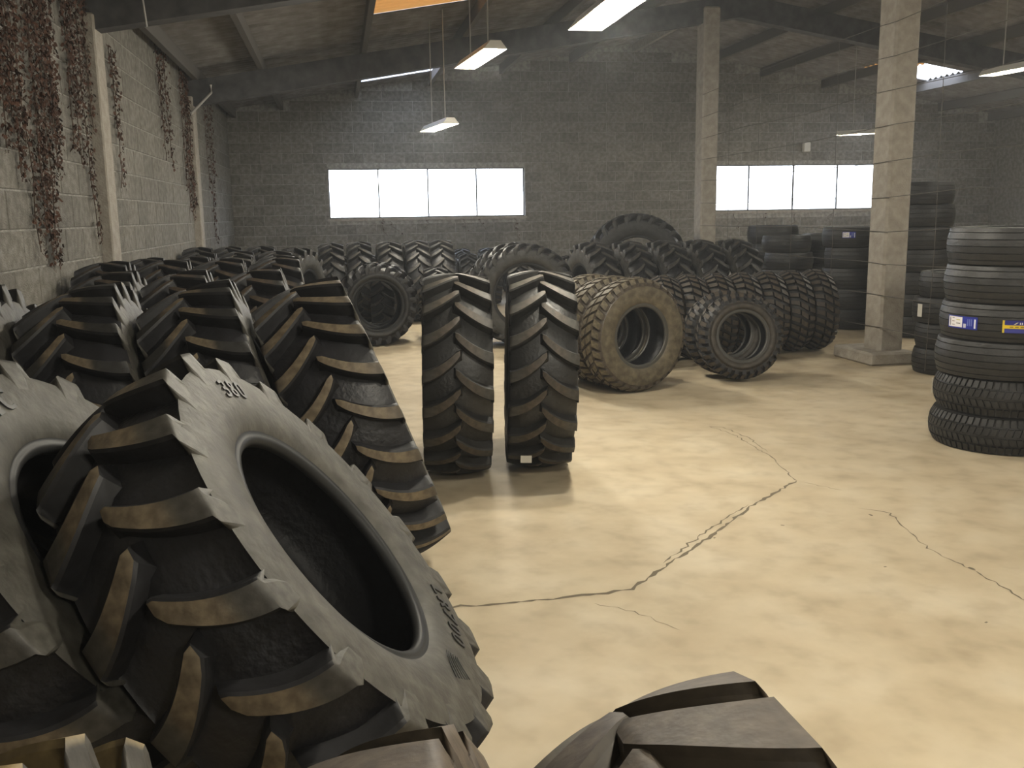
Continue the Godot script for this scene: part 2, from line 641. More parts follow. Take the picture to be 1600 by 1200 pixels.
# wall slab with rectangular holes, in (along, up) and a depth behind the face
func slab_with_holes(from: float, to: float, y1: Callable, holes: Array, depth: float, breaks: Array) -> ArrayMesh:
	var xs := [from, to] + breaks
	for h in holes:
		xs.append_array([h.position.x, h.end.x])
	xs.sort()
	var st := begin()
	for i in xs.size() - 1:
		var a: float = xs[i]
		var b: float = xs[i + 1]
		if b - a < 0.001:
			continue
		var spans := []
		var low := 0.0
		for h in holes:
			if a >= h.position.x - 0.001 and b <= h.end.x + 0.001:
				spans.append([low, h.position.y])
				low = h.end.y
		spans.append([low, -1.0])
		for s in spans:
			var ta: float = s[1] if s[1] > 0 else y1.call(a)
			var tb: float = s[1] if s[1] > 0 else y1.call(b)
			st.set_smooth_group(-1)
			var f := [Vector3(a, s[0], 0), Vector3(b, s[0], 0), Vector3(b, tb, 0), Vector3(a, ta, 0)]
			var k := []
			for p in f:
				k.append(p - Vector3(0, 0, depth))
			quad(st, f[0], f[1], f[2], f[3])
			quad(st, k[1], k[0], k[3], k[2])
			for e in 4:
				var j := (e + 1) % 4
				quad(st, k[e], k[j], f[j], f[e])
	return flat(st)

# ---------------------------------------------------------------- ready
func _ready() -> void:
	rng.seed = 7
	materials()
	set_camera_and_light()
	build_shell()
	build_roof()
	build_lamps()
	build_tyres()
	build_stacks()
	build_fence()
	build_creepers()

func set_camera_and_light() -> void:
	var cam := Camera3D.new()
	cam.name = "camera"
	add_child(cam)
	cam.transform = Transform3D(Basis(Vector3(0.9836, -0.0157, 0.1797), Vector3(0.0466, 0.9842, -0.1706), Vector3(-0.1742, 0.1762, 0.9688)).orthonormalized(), Vector3(0, EYE, 0))
	cam.keep_aspect = Camera3D.KEEP_HEIGHT
	cam.fov = rad_to_deg(2.0 * atan(600.0 / 1480.0))
	cam.near = 0.05
	cam.far = 200.0
	cam.current = true
	var e := Environment.new()
	e.background_mode = Environment.BG_SKY
	var sky := Sky.new()
	var sm := ProceduralSkyMaterial.new()
	sm.sky_top_color = Color(0.86, 0.91, 1.0)
	sm.sky_horizon_color = Color(0.92, 0.95, 1.0)
	sm.ground_bottom_color = Color(0.45, 0.44, 0.42)
	sm.ground_horizon_color = Color(0.6, 0.6, 0.6)
	sm.sun_angle_max = 0.0
	sky.sky_material = sm
	e.sky = sky
	e.background_energy_multiplier = 7.5
	e.tonemap_mode = Environment.TONE_MAPPER_LINEAR
	e.tonemap_exposure = 1.3
	e.volumetric_fog_enabled = true
	e.volumetric_fog_density = 0.0037
	e.volumetric_fog_albedo = Color(0.95, 0.97, 1.0)
	e.sdfgi_enabled = true
	e.ssao_enabled = true
	e.ssil_enabled = true
	var we := WorldEnvironment.new()
	we.name = "sky"
	we.environment = e
	add_child(we)

func build_shell() -> void:
	# floor
	var fl := struct("floor", box_mesh(Vector3(WALL_X - 0.2, -0.2, BACK_Z - 0.2), Vector3(RIGHT_X + 0.2, 0, FRONT_Z + 0.2)), M.floor, "pale yellowish concrete floor with a long crack")
	cracks(fl)
	# back wall, face at BACK_Z, along = x
	var wins := [Rect2(-0.13, 1.52, 3.99, 0.98), Rect2(7.78, 1.55, 4.14, 0.97)]
	var frame := Transform3D(Basis(), Vector3(0, 0, BACK_Z))
	var top := func(x): return roof_y(x) - 0.02
	var wall := struct("wall_back", slab_with_holes(WALL_X, RIGHT_X, top, wins, 0.22, [RIDGE_X]), M.mortar, "grey block gable wall at the back with two strip windows", frame)
	lay_blocks(wall, Transform3D(), WALL_X, RIGHT_X, top, 0.4, 0.2, wins, 0.8, 300, func(b): return absf(b[0] - 1.5) + 1.5 * absf(b[1] - 1.7) + (3.0 if b[2] < 0.3 else 0.0))
	# left wall, face at WALL_X, along = -z
	frame = Transform3D(Basis(Vector3(0, 0, -1), Vector3.UP, Vector3.RIGHT), Vector3(WALL_X, 0, 0))
	var eave := func(_x): return roof_y(WALL_X) - 0.02
	var left := struct("wall_left", slab_with_holes(-FRONT_Z, -BACK_Z + 0.2, eave, [], 0.22, []), M.mortar, "tan block side wall hung with dried creeper", frame)
	lay_blocks(left, Transform3D(), -FRONT_Z + 0.1, -BACK_Z - 0.01, eave, 0.5, 0.25, [], 0.7, 300, func(b): return absf(b[0] - 9.5) if b[0] > 5.0 else 100.0 - b[0])
	# right and front walls, out of the frame
	frame = Transform3D(Basis(Vector3(0, 0, 1), Vector3.UP, Vector3.LEFT), Vector3(RIGHT_X, 0, 0))
	struct("wall_right", slab_with_holes(BACK_Z - 0.2, FRONT_Z, func(_x): return roof_y(RIGHT_X) - 0.02, [], 0.22, []), M.block_1, "grey block wall on the right side", frame)
	frame = Transform3D(Basis(Vector3(-1, 0, 0), Vector3.UP, Vector3(0, 0, -1)), Vector3(0, 0, FRONT_Z))
	struct("wall_front", slab_with_holes(-RIGHT_X, -WALL_X, func(x): return roof_y(-x) - 0.02, [], 0.22, [-RIDGE_X]), M.block_1, "grey block wall behind the viewer", frame)
	# windows
	for i in 2:
		var r: Rect2 = wins[i]
		var w := Node3D.new()
		w.name = "window_%d" % (i + 1)
		add_child(w)
		w.position = Vector3(r.position.x, r.position.y, BACK_Z - 0.10)
		w.set_meta("kind", "structure")
		w.set_meta("label", ["strip window of four panes left of the concrete columns", "strip window of four panes between the two concrete columns"][i])
		var st := begin()
		var t := 0.022
		box_into(st, Vector3(0, 0, -0.02), Vector3(r.size.x, t, 0.02))
		box_into(st, Vector3(0, r.size.y - t, -0.02), Vector3(r.size.x, r.size.y, 0.02))
		box_into(st, Vector3(0, t, -0.02), Vector3(t, r.size.y - t, 0.02))
		box_into(st, Vector3(r.size.x - t, t, -0.02), Vector3(r.size.x, r.size.y - t, 0.02))
		inst("window_frame", flat(st), M.frame, w)
		for k in 4:
			var a := r.size.x * k / 4.0
			if k:
				inst("mullion", box_mesh(Vector3(a - 0.013, t, -0.018), Vector3(a + 0.013, r.size.y - t, 0.018)), M.frame, w)
			inst("pane", box_mesh(Vector3(a + 0.014, t, -0.003), Vector3(a + r.size.x / 4.0 - 0.014, r.size.y - t, 0.003)), M.glass, w)
		inst("window_sill", box_mesh(Vector3(-0.04, -0.05, -0.1), Vector3(r.size.x + 0.04, -0.002, 0.13)), M.concrete, w)
	# two concrete columns under the ridge and pilasters on the left wall
	var spots := [[5.35, -8.69], [5.62, -14.3]]
	for i in 2:
		var c := Node3D.new()
		c.name = numbered("column")
		add_child(c)
		c.position = Vector3(spots[i][0] + 0.13, 0, spots[i][1] - 0.155)
		c.set_meta("kind", "structure")
		c.set_meta("label", ["concrete column on a square footing in front of the right window", "concrete column standing by the left end of the right window"][i])
		var sb := soft_box(Vector3(0.26, roof_y(spots[i][0]) - 0.3, 0.31), 0.022)
		inst("shaft", sb, M.concrete, c, off(0, (roof_y(spots[i][0]) - 0.3) * 0.5, 0))
		inst("footing", soft_box(Vector3(0.5, 0.13, 0.74), 0.02), M.concrete, c, off(-0.06, 0.065, -0.07))
	for z in FRAMES:
		struct("pilaster", soft_box(Vector3(0.12, roof_y(WALL_X) - 0.4, 0.3), 0.012), M.concrete, "concrete pilaster on the left wall under a rafter", off(WALL_X + 0.04, (roof_y(WALL_X) - 0.4) * 0.5, z))
	# small junction box above the right window
	var jb := thing("junction_box", "small pale junction box on the back wall above right window", "junction box", off(10.05, 2.78, BACK_Z + 0.012))
	inst("casing", soft_box(Vector3(0.16, 0.2, 0.09), 0.012), M.casing_white, jb, off(0, 0.1, 0.045))
	inst("lid", soft_box(Vector3(0.14, 0.18, 0.02), 0.006), M.casing_white, jb, off(0, 0.1, 0.096))

func ribbon(pts: Array, w: float, seed_: int) -> ArrayMesh:
	var r := RandomNumberGenerator.new()
	r.seed = seed_
	var fine := []
	for i in pts.size() - 1:
		var a: Vector2 = pts[i]
		var b: Vector2 = pts[i + 1]
		var n := maxi(2, int(a.distance_to(b) / 0.035))
		for k in n:
			fine.append(a.lerp(b, float(k) / n) + Vector2(r.randf_range(-1, 1), r.randf_range(-1, 1)) * 0.011)
	fine.append(pts[-1])
	var st := begin()
	st.set_smooth_group(-1)
	var rows := []
	for i in fine.size():
		var d: Vector2 = (fine[mini(i + 1, fine.size() - 1)] - fine[maxi(i - 1, 0)]).normalized()
		var n := Vector2(-d.y, d.x) * w * r.randf_range(0.15, 1.0)
		var e := 0.1 if i == 0 or i == fine.size() - 1 else 1.0
		rows.append([fine[i] - n * e, fine[i] + n * e])
	for i in rows.size() - 1:
		var q := []
		for p in [rows[i][0], rows[i][1], rows[i + 1][1], rows[i + 1][0]]:
			q.append(Vector3(p.x, 0.0008, p.y))
		quad(st, q[0], q[1], q[2], q[3])
	return flat(st)

func cracks(fl: Node3D) -> void:
	var main := [Vector2(0.35, -3.58), Vector2(0.84, -3.57), Vector2(1.14, -3.6), Vector2(1.36, -3.81), Vector2(1.61, -4.05), Vector2(2.15, -4.59), Vector2(2.56, -4.94)]
	inst("crack", ribbon(main, 0.012, 1), M.crack, fl)
	var up := [Vector2(2.56, -4.94), Vector2(2.66, -5.5), Vector2(2.68, -6.07), Vector2(2.62, -6.4), Vector2(2.7, -6.35), Vector2(2.74, -6.0), Vector2(2.69, -5.6)]
	inst("crack", ribbon(up, 0.005, 2), M.crack, fl)
	var low := [Vector2(2.62, -4.4), Vector2(2.74, -4.28), Vector2(2.67, -3.99), Vector2(2.62, -3.77), Vector2(2.64, -3.48), Vector2(2.64, -3.16), Vector2(2.6, -2.7)]
	inst("crack", ribbon(low, 0.006, 3), M.crack, fl)
	inst("crack", ribbon([Vector2(1.36, -3.85), Vector2(1.6, -4.1), Vector2(1.9, -4.4), Vector2(2.1, -4.58)], 0.006, 4), M.crack, fl)
	inst("crack", ribbon([Vector2(0.95, -3.5), Vector2(1.1, -3.35), Vector2(1.2, -3.18)], 0.003, 5), M.crack, fl)
	inst("crack", ribbon([Vector2(2.56, -4.94), Vector2(2.72, -4.7)], 0.003, 6), M.crack, fl)
	for p in [[2.63, -4.27, 0.016], [2.12, -4.22, 0.011], [1.72, -4.12, 0.01], [2.3, -3.6, 0.008], [2.35, -3.0, 0.009], [2.65, -3.5, 0.02]]:
		var st := begin()
		st.set_smooth_group(-1)
		var c := Vector3(p[0], 0.001, p[1])
		for k in 9:
			var a := TAU * k / 9
			var b := TAU * (k + 1) / 9
			tri(st, c, c + Vector3(cos(b), 0, sin(b)) * p[2] * (0.7 + 0.3 * sin(b * 2.0 + p[0] * 9.0)), c + Vector3(cos(a), 0, sin(a)) * p[2] * (0.7 + 0.3 * sin(a * 2.0 + p[0] * 9.0)))
		inst("pit", flat(st), M.crack, fl)

# ---------------------------------------------------------------- roof
func corrugated(x0: float, x1: float, z0: float, z1: float, lift := 0.0) -> ArrayMesh:
	var st := begin()
	var n := maxi(4, int(absf(z1 - z0) / 0.177 * 6.0))
	var rows := []
	for i in n + 1:
		var z := lerpf(z0, z1, float(i) / n)
		var y := 0.024 * cos(z / 0.177 * TAU) + lift
		rows.append([Vector3(x0, roof_y(x0) + y, z), Vector3(x1, roof_y(x1) + y, z)])
	for s in [0.0, 0.008]:
		st.set_smooth_group(1 if s == 0.0 else 2)
		for i in n:
			var u := Vector3(0, s, 0)
			if s == 0.0:
				quad(st, rows[i][0], rows[i + 1][0], rows[i + 1][1], rows[i][1])
			else:
				quad(st, rows[i][0] + u, rows[i][1] + u, rows[i + 1][1] + u, rows[i + 1][0] + u)
	return flat(st)

const PURLINS := [-1.85, -0.95, 0.5, 1.95, 3.4, 4.85, 6.2, 7.75, 9.0, 10.4, 11.8, 13.2, 14.45]

func build_roof() -> void:
	# sheets run from purlin to purlin; the openings are left out of them
	var open := {2: [[-10.5, -12.65], [-16.2, -18.9]], 9: [[-16.85, -18.0]]}
	var c := Node3D.new()
	c.name = "ceiling"
	add_child(c)
	c.set_meta("kind", "structure")
	c.set_meta("label", "dark corrugated sheet roof on purlins and rafters")
	var lines := PURLINS.duplicate()
	lines[0] = WALL_X - 0.25
	lines[-1] = RIGHT_X + 0.25
	for i in lines.size() - 1:
		var z := FRONT_Z + 0.2
		for o in open.get(i, []):
			inst("roof_sheet", corrugated(lines[i], lines[i + 1], z, o[0]), M.roof, c)
			z = o[1]
		inst("roof_sheet", corrugated(lines[i], lines[i + 1], z, BACK_Z - 0.2), M.roof, c)
	inst("skylight_sheet", corrugated(0.5, 1.95, -10.5, -12.65, 0.01), M.aged_sheet, c)
	inst("skylight_sheet", corrugated(0.5, 1.95, -16.2, -18.9, 0.01), M.clear_sheet, c)
	inst("skylight_sheet", corrugated(10.4, 11.0, -16.85, -18.0, 0.01), M.aged_sheet, c)
	for x in PURLINS:
		var st := begin()
		box_into(st, Vector3(x - 0.035, roof_y(x) - 0.2, BACK_Z), Vector3(x + 0.035, roof_y(x) - 0.03, FRONT_Z))
		inst("purlin", flat(st), M.purlin if x != RIDGE_X else M.concrete, c)
	for z in FRAMES:
		for side in 2:
			var a := Vector2(WALL_X, 0) if side == 0 else Vector2(RIDGE_X, 0)
			var b := Vector2(RIDGE_X, 0) if side == 0 else Vector2(RIGHT_X, 0)
			var st := begin()
			st.set_smooth_group(-1)
			var p := []
			for q in [[a.x, -0.54], [b.x, -0.54], [b.x, -0.2], [a.x, -0.2]]:
				p.append(Vector3(q[0], roof_y(q[0]) + q[1], z))
			var d := Vector3(0, 0, 0.1)
			quad(st, p[0] + d, p[1] + d, p[2] + d, p[3] + d)
			quad(st, p[1] - d, p[0] - d, p[3] - d, p[2] - d)
			for k in 4:
				var j := (k + 1) % 4
				quad(st, p[k] - d, p[j] - d, p[j] + d, p[k] + d)
			inst("rafter", flat(st), M.beam, c)
	# knee brace on the second pilaster, cable hanging off the rafter
	inst("brace", tube([Vector3(WALL_X + 0.06, 3.0, -14.3), Vector3(WALL_X + 0.36, 3.3, -14.3), Vector3(WALL_X + 0.36, 3.4, -14.3)], 0.02), M.cable, c)
	var hang := inst("hanging_cord", tube([Vector3(-1.5, 4.0, -8.6), Vector3(-1.49, 3.5, -8.6), Vector3(-1.46, 3.12, -8.6)], 0.008), M.cable, self)
	tag(hang, "thin pale cord hanging off the rafter beside left wall", "cord")

func build_lamps() -> void:
	var spots := [
		[1.42, 2.72, -13.2, 0.15, "farthest strip lamp, hung low on two chains before left window"],
		[1.45, 3.05, -9.6, 0.1, "middle strip lamp of the left lamp line"],
		[1.62, 2.70, -5.55, 0.0, "large near strip lamp cut off by the top of photo"],
		[1.6, 2.9, -1.6, 0.0, "strip lamp over the nearest tyres, above the frame"],
		[1.6, 2.9, 2.2, 0.0, "strip lamp behind the viewer in the left lamp line"],
		[9.45, 2.86, -15.9, 0.9, "small far strip lamp half hidden behind the near column"],
		[7.95, 3.12, -10.2, 0.1, "strip lamp at the right edge beside the skylight"],
		[7.8, 3.0, -5.6, 0.0, "strip lamp over the right stack, above the frame"],
		[7.8, 3.0, -1.2, 0.0, "strip lamp nearest the viewer on the right lamp line"],
	]
	for s in spots:
		var t := thing("strip_lamp", s[4], "lamp", Transform3D(Basis(Vector3.UP, s[3]), Vector3(s[0], s[1], s[2])), "hanging strip lamps")
		# V-shaped reflector, open below, with end plates
		var st := begin()
		st.set_smooth_group(-1)
		var L := 0.62
		var prof := [Vector2(-0.11, 0.0), Vector2(-0.05, 0.075), Vector2(0.05, 0.075), Vector2(0.11, 0.0)]
		for i in 3:
			var a: Vector2 = prof[i]
			var b: Vector2 = prof[i + 1]
			quad(st, Vector3(a.x, a.y, L), Vector3(b.x, b.y, L), Vector3(b.x, b.y, -L), Vector3(a.x, a.y, -L))
			quad(st, Vector3(a.x, a.y + 0.004, -L), Vector3(b.x, b.y + 0.004, -L), Vector3(b.x, b.y + 0.004, L), Vector3(a.x, a.y + 0.004, L))
		inst("reflector", flat(st), M.reflector, t)
		for e in [-L, L]:
			var se := begin()
			se.set_smooth_group(-1)
			for d in [0.0, 0.006]:
				quad(se, Vector3(-0.11, 0, e + d), Vector3(0.11, 0, e + d), Vector3(0.05, 0.075, e + d), Vector3(-0.05, 0.075, e + d))
			inst("end_plate", flat(se), M.reflector, t)
		for x in [-0.042, 0.042]:
			var tb := tube([Vector3(x, 0.026, -0.58), Vector3(x, 0.026, 0.58)], 0.019, 10)
			inst("tube_lamp", tb, M.tube_glow, t)
		for z in [-0.35, 0.35]:
			var g := t.transform * Vector3(0, 0.075, z)
			inst("chain", tube([Vector3(0, 0.075, z), Vector3(0, 0.075 + roof_y(g.x) - g.y - 0.045, z)], 0.007), M.cable, t)
		for z in [-0.3, 0.3]:
			var l := OmniLight3D.new()
			l.name = "lamp_light"
			l.light_color = Color(1.0, 0.975, 0.91)
			l.light_energy = LAMP * (1.2 if s[0] < 5.0 else 0.8)
			l.light_size = 0.08
			l.omni_range = 40.0
			l.omni_attenuation = 2.0
			l.shadow_enabled = true
			add_child(l, true)
			l.position = t.transform * Vector3(0, -0.005, z)

# ---------------------------------------------------------------- the tyres on the floor
func nth(i: int) -> String:
	return ["first", "second", "third", "fourth", "fifth", "sixth", "seventh", "eighth", "ninth", "tenth", "eleventh", "twelfth", "thirteenth"][i]

func build_tyres() -> void:
	var tan := {"tip": TAN, "tail": DARK, "fade": 0.6}
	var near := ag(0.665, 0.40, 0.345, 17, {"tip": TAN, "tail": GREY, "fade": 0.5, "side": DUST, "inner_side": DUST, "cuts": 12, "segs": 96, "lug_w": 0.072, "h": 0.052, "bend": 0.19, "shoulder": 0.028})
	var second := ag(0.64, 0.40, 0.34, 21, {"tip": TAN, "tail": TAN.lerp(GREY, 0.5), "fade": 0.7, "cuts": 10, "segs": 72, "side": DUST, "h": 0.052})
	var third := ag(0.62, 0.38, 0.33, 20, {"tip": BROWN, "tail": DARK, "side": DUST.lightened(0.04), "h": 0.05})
	var twin := ag(0.605, 0.40, 0.31, 18, {"tip": BROWN.lerp(GREY, 0.3), "tail": GREY, "cuts": 10, "segs": 72, "flank": DARK, "base": DARK, "lug_w": 0.06, "side": BLACK, "inner_side": BLACK})
	var plain := ag(0.60, 0.36, 0.31, 20, {"h": 0.05, "tip": GREY, "tail": DARK, "cuts": 5, "segs": 40})
	var low := ag(0.455, 0.315, 0.25, 20, {"h": 0.042, "tip": GREY, "tail": GREY, "cuts": 5, "segs": 40, "lug_w": 0.042})
	var face := ag(0.50, 0.36, 0.29, 22, {"h": 0.04, "cuts": 5, "segs": 56, "lug_w": 0.04, "side": BLACK, "inner_side": DARK})
	var wide := ag(0.61, 0.36, 0.36, 24, {"side": DARK, "inner_side": GREY, "h": 0.035, "cuts": 5, "segs": 64, "lug_w": 0.04})
	var giant := ag(0.77, 0.5, 0.42, 24, {"h": 0.06, "cuts": 5, "segs": 56, "side": DARK, "inner_side": DARK, "flank": DARK})
	var yellow := ag(0.5, 0.36, 0.28, 20, {"tip": Color(0.32, 0.24, 0.11), "tail": Color(0.32, 0.24, 0.11), "flank": Color(0.22, 0.17, 0.08), "cuts": 8, "lug_w": 0.05, "h": 0.05})
	var brown := ag(0.5, 0.34, 0.27, 17, {"tip": BROWN.lightened(0.03), "tail": BROWN, "flank": BROWN.darkened(0.3), "base": BROWN.darkened(0.55), "cuts": 12, "chamfer": 0.4, "lug_w": 0.112, "h": 0.022, "side": BROWN})

	# the front row leans left like books: three tyres
	var axle := Vector3(0.777, 0.624, 0.084)
	var c0 := Vector3(-0.019, 0.713, -2.47) - axle.normalized() * 0.2
	var says := [
		"huge foreground tractor tyre leaning left, its round opening facing the floor space",
		"grey-walled tractor tyre half out of frame, left behind the huge leaning one",
		"tractor tyre leaning third in the front row, nearest the left wall"]
	for i in 3:
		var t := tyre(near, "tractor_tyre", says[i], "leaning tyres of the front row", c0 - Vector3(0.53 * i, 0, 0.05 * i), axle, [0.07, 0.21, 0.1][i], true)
		if i == 0:
			lettering(t, near, "380", deg_to_rad(11), 0.505, 0.06)
			wing(t, near, deg_to_rad(180), 0.47)
			lettering(t, near, "LR700", deg_to_rad(141), 0.49, 0.062)
		elif i == 1:
			lettering(t, near, "IC", deg_to_rad(-5), 0.5, 0.07)
	# second row: four
	var second_dark := ag(0.64, 0.40, 0.34, 21, {"tip": TAN, "tail": DARK, "fade": 0.3, "cuts": 10, "segs": 72, "side": DUST, "h": 0.052})
	for i in 4:
		var w: String = ["tall narrow-looking tractor tyre with tan-topped lugs leaning beside the open floor", "second tyre of the row behind the huge one, counted from the open floor", "third tyre of the row behind the huge one, counted from the open floor", "fourth tyre of the row behind the huge one, counted from the open floor", "fifth tyre of the row behind the huge one, close to the wall"][i]
		stand(second if i == 0 else second_dark, "tractor_tyre", w, "second row of tractor tyres", [0.03, -0.425, -0.88, -1.335][i], -4.12, deg_to_rad(3), deg_to_rad([21, 20, 19, 18][i]), i * 0.11, true)
	# rows further back, each from the open side to the wall
	var rows := [
		[third, -5.85, [-0.38, -0.8, -1.22], 14.0, "third", true],
		[third, -7.5, [-0.4, -0.81, -1.22, -1.63], 8.0, "fourth", true],
		[plain, -9.2, [-0.5, -0.89, -1.28, -1.67], 8.0, "fifth", false],
		[plain, -10.6, [-0.62, -1.02, -1.42], 5.0, "sixth", false],
		[plain, -12.6, [-0.95, -1.35, -1.72], 3.0, "seventh", false],
	]
	for r in rows:
		for i in r[2].size():
			var lean: float = deg_to_rad(r[3])
			stand(r[0], "tractor_tyre", "black tractor tyre in the %s row back, %s from the open floor" % [r[4], nth(i)], "%s row of tractor tyres" % r[4], r[2][i], r[1] + 0.05 * sin(i * 2.3), deg_to_rad(2), lean, i * 0.13, r[5])
	# rows along the back wall under the left window
	for i in 11:
		stand(low, "tractor_tyre", "small lugged tyre under the left window, %s from the corner" % nth(i), "row of small tyres under the left window", -1.6 + i * 0.5, -18.7, deg_to_rad(3.0 * sin(i * 2.1)), 0.0, i * 0.1)
	for i in 9:
		stand(low, "tractor_tyre", "small lugged tyre in the row before the window row, %s from left" % nth(i), "row of small tyres before the window row", -0.75 + i * 0.42, -16.4, deg_to_rad(4.0 * sin(i * 1.3)), 0.0, i * 0.17)
	for i in 5:
		stand(plain, "tractor_tyre", "tractor tyre in the mid-hall cluster behind the round opening, %s from left" % nth(i), "cluster of tyres behind the facing tyre", [-0.1, 0.3, 0.72, 1.13, 1.5][i], [-13.7, -14.1, -13.9, -14.2, -14.3][i], deg_to_rad([1, 0, 0, 1, 0][i]), 0.0, i * 0.2)
	# face tyre with a black opening, and the treads beside it
	stand(face, "tractor_tyre", "upright tyre whose dark round opening faces the viewer, left of the twins", "", 0.42, -11.6, deg_to_rad(-82), 0.0)
	stand(face, "tractor_tyre", "second tyre in line behind the one with the dark round opening", "", 0.475, -11.99, deg_to_rad(-82), 0.0)
	stand(low, "tractor_tyre", "small lugged tyre closing off the dark round opening from behind", "", 0.56, -12.72, deg_to_rad(-3), 0.0)
	stand(low, "tractor_tyre", "lugged tyre touching the right side of the dark round opening", "", 1.2, -12.0, deg_to_rad(-4), 0.0)
	stand(plain, "tractor_tyre", "wide lugged tyre standing at the left of the dark round opening", "", -0.5, -11.85, deg_to_rad(-22), 0.0)
	# the twins
	var a := stand(twin, "tractor_tyre", "left of the two upright twin tyres standing alone on the floor", "upright twin tyres", 0.67, -5.62, deg_to_rad(-6), deg_to_rad(-1.0), 0.0, true)
	var b := stand(twin, "tractor_tyre", "right of the two upright twin tyres, with a small cream sticker", "upright twin tyres", 1.185, -5.66, deg_to_rad(-8.5), deg_to_rad(-1.5), 0.06, true)
	inst("sticker", soft_box(Vector3(0.065, 0.045, 0.004), 0.001), M.casing_white, b, Transform3D(Basis(Vector3.RIGHT, 0.12), Vector3(-0.09, 0.14, 0.43)))
	# big open tyre behind the twins
	stand(wide, "tractor_tyre", "large worn tyre behind the twins, its opening turned to the viewer", "", 2.15, -10.95, deg_to_rad(-97), deg_to_rad(0))
	stand(wide, "tractor_tyre", "second large tyre in line behind the open one beyond the twins", "", 2.1, -11.35, deg_to_rad(-97), 0.0)
	# angled lugged tyres in front of the second window gap
	for i in 5:
		stand(plain, "tractor_tyre", "lugged tyre of the angled row behind the muddy truck tyres, %s from left" % nth(i), "angled row of lugged tyres", 3.12 + i * 0.465, -11.6, deg_to_rad(8), 0.0, i * 0.19)
	stand(giant, "tractor_tyre", "giant black tyre rising behind the angled row of lugged tyres", "", 4.35, -13.6, deg_to_rad(-105), deg_to_rad(0))
	stand(giant, "tractor_tyre", "second giant tyre standing close behind the giant black one", "", 4.5, -14.16, deg_to_rad(-105), 0.0, 0.1)
	for i in 3:
		stand(low, "tractor_tyre", "small lugged tyre right of the large worn open tyre, %s from left" % nth(i), "small tyres behind the truck tyres", 2.75 + i * 0.42, -14.6, deg_to_rad(-10), 0.0, i * 0.1)
	# nearest row under the viewer: only tops show
	stand(brown, "tractor_tyre", "brown dusty tyre with broad lugs at the bottom edge of photo", "", 0.5, -0.85, 0.0, deg_to_rad(24), 0.1, true)
	stand(brown, "tractor_tyre", "brown lug tips poking up below the lettering of the huge tyre", "", 0.115, -0.80, 0.0, deg_to_rad(24), 0.33, true)
	stand(yellow, "tractor_tyre", "tyre with yellow muddy lugs in the bottom left corner", "", -0.31, -0.85, 0.0, deg_to_rad(24), 0.22, true)

	# truck tyres
	var sand := Color(0.185, 0.157, 0.108)
	var mud := Color(0.10, 0.082, 0.06)
	var truck := tyre_kit({"R": 0.5, "w": 0.31, "rim": 0.25, "h": 0.022, "n": 34, "base": mud, "side": sand.darkened(0.15), "inner_side": sand, "top": sand, "flank": mud, "segs": 72, "shoulder": 0.05, "bead_mat": "muddy_bead", "w2": 0.0,
		"cols": [[0.26 * 0.31, 0.47 * 0.31, 0.35, 0.72, 0.016], [0.02 * 0.31, 0.23 * 0.31, -0.5, 0.78, 0.0], [-0.23 * 0.31, -0.02 * 0.31, -0.5, 0.78, 0.0], [-0.47 * 0.31, -0.26 * 0.31, 0.35, 0.72, 0.016]]})
	var small := tyre_kit({"R": 0.40, "w": 0.26, "rim": 0.215, "h": 0.028, "n": 30, "base": BLACK, "side": GREY.lerp(mud, 0.5), "inner_side": GREY.lerp(mud, 0.5), "top": mud, "flank": BLACK, "segs": 60, "shoulder": 0.05, "bead_mat": "muddy_bead",
		"cols": [[0.20 * 0.26, 0.49 * 0.26, 0.2, 0.58, 0.02], [-0.16 * 0.26, 0.16 * 0.26, 0.5, 0.66, 0.0], [-0.49 * 0.26, -0.20 * 0.26, 0.2, 0.58, 0.02]]})
	var old := tyre_kit({"R": 0.45, "w": 0.27, "rim": 0.24, "h": 0.026, "n": 30, "base": BLACK, "side": mud, "inner_side": mud, "top": mud, "flank": BLACK, "segs": 44, "shoulder": 0.05, "bead_mat": "muddy_bead",
		"cols": [[0.18 * 0.27, 0.49 * 0.27, 0.3, 0.6, 0.02], [-0.15 * 0.27, 0.15 * 0.27, 0.6, 0.66, 0.0], [-0.49 * 0.27, -0.18 * 0.27, 0.3, 0.6, 0.02]]})
	var tn := deg_to_rad(-72)
	for i in 3:
		var d := Vector3(cos(tn), 0, -sin(tn)) * -0.33 * i
		stand(truck, "truck_tyre", ["sandy truck tyre facing the viewer at the front of its row", "sandy truck tyre second in line behind the facing one", "sandy truck tyre last in line behind the facing one"][i], "sandy truck tyres in line", 2.50 + d.x, -7.9 + d.z, tn, 0.0, i * 0.1, i < 2)
	stand(small, "truck_tyre", "dark knobbly tyre leaning back on the muddy row, facing the viewer", "", 3.6, -8.15, deg_to_rad(-98), deg_to_rad(9), 0.0, true)
	stand(small, "truck_tyre", "dark tyre standing close behind the knobbly one that leans back", "", 3.59, -8.46, deg_to_rad(-98), deg_to_rad(9), 0.05)
	for i in 8:
		stand(old, "truck_tyre", "muddy worn truck tyre in the row left of near column, %s from left" % nth(i), "row of muddy truck tyres", 3.03 + i * 0.31, -9.47 - 0.045 * i, deg_to_rad(-6), deg_to_rad(2.0), i * 0.07)

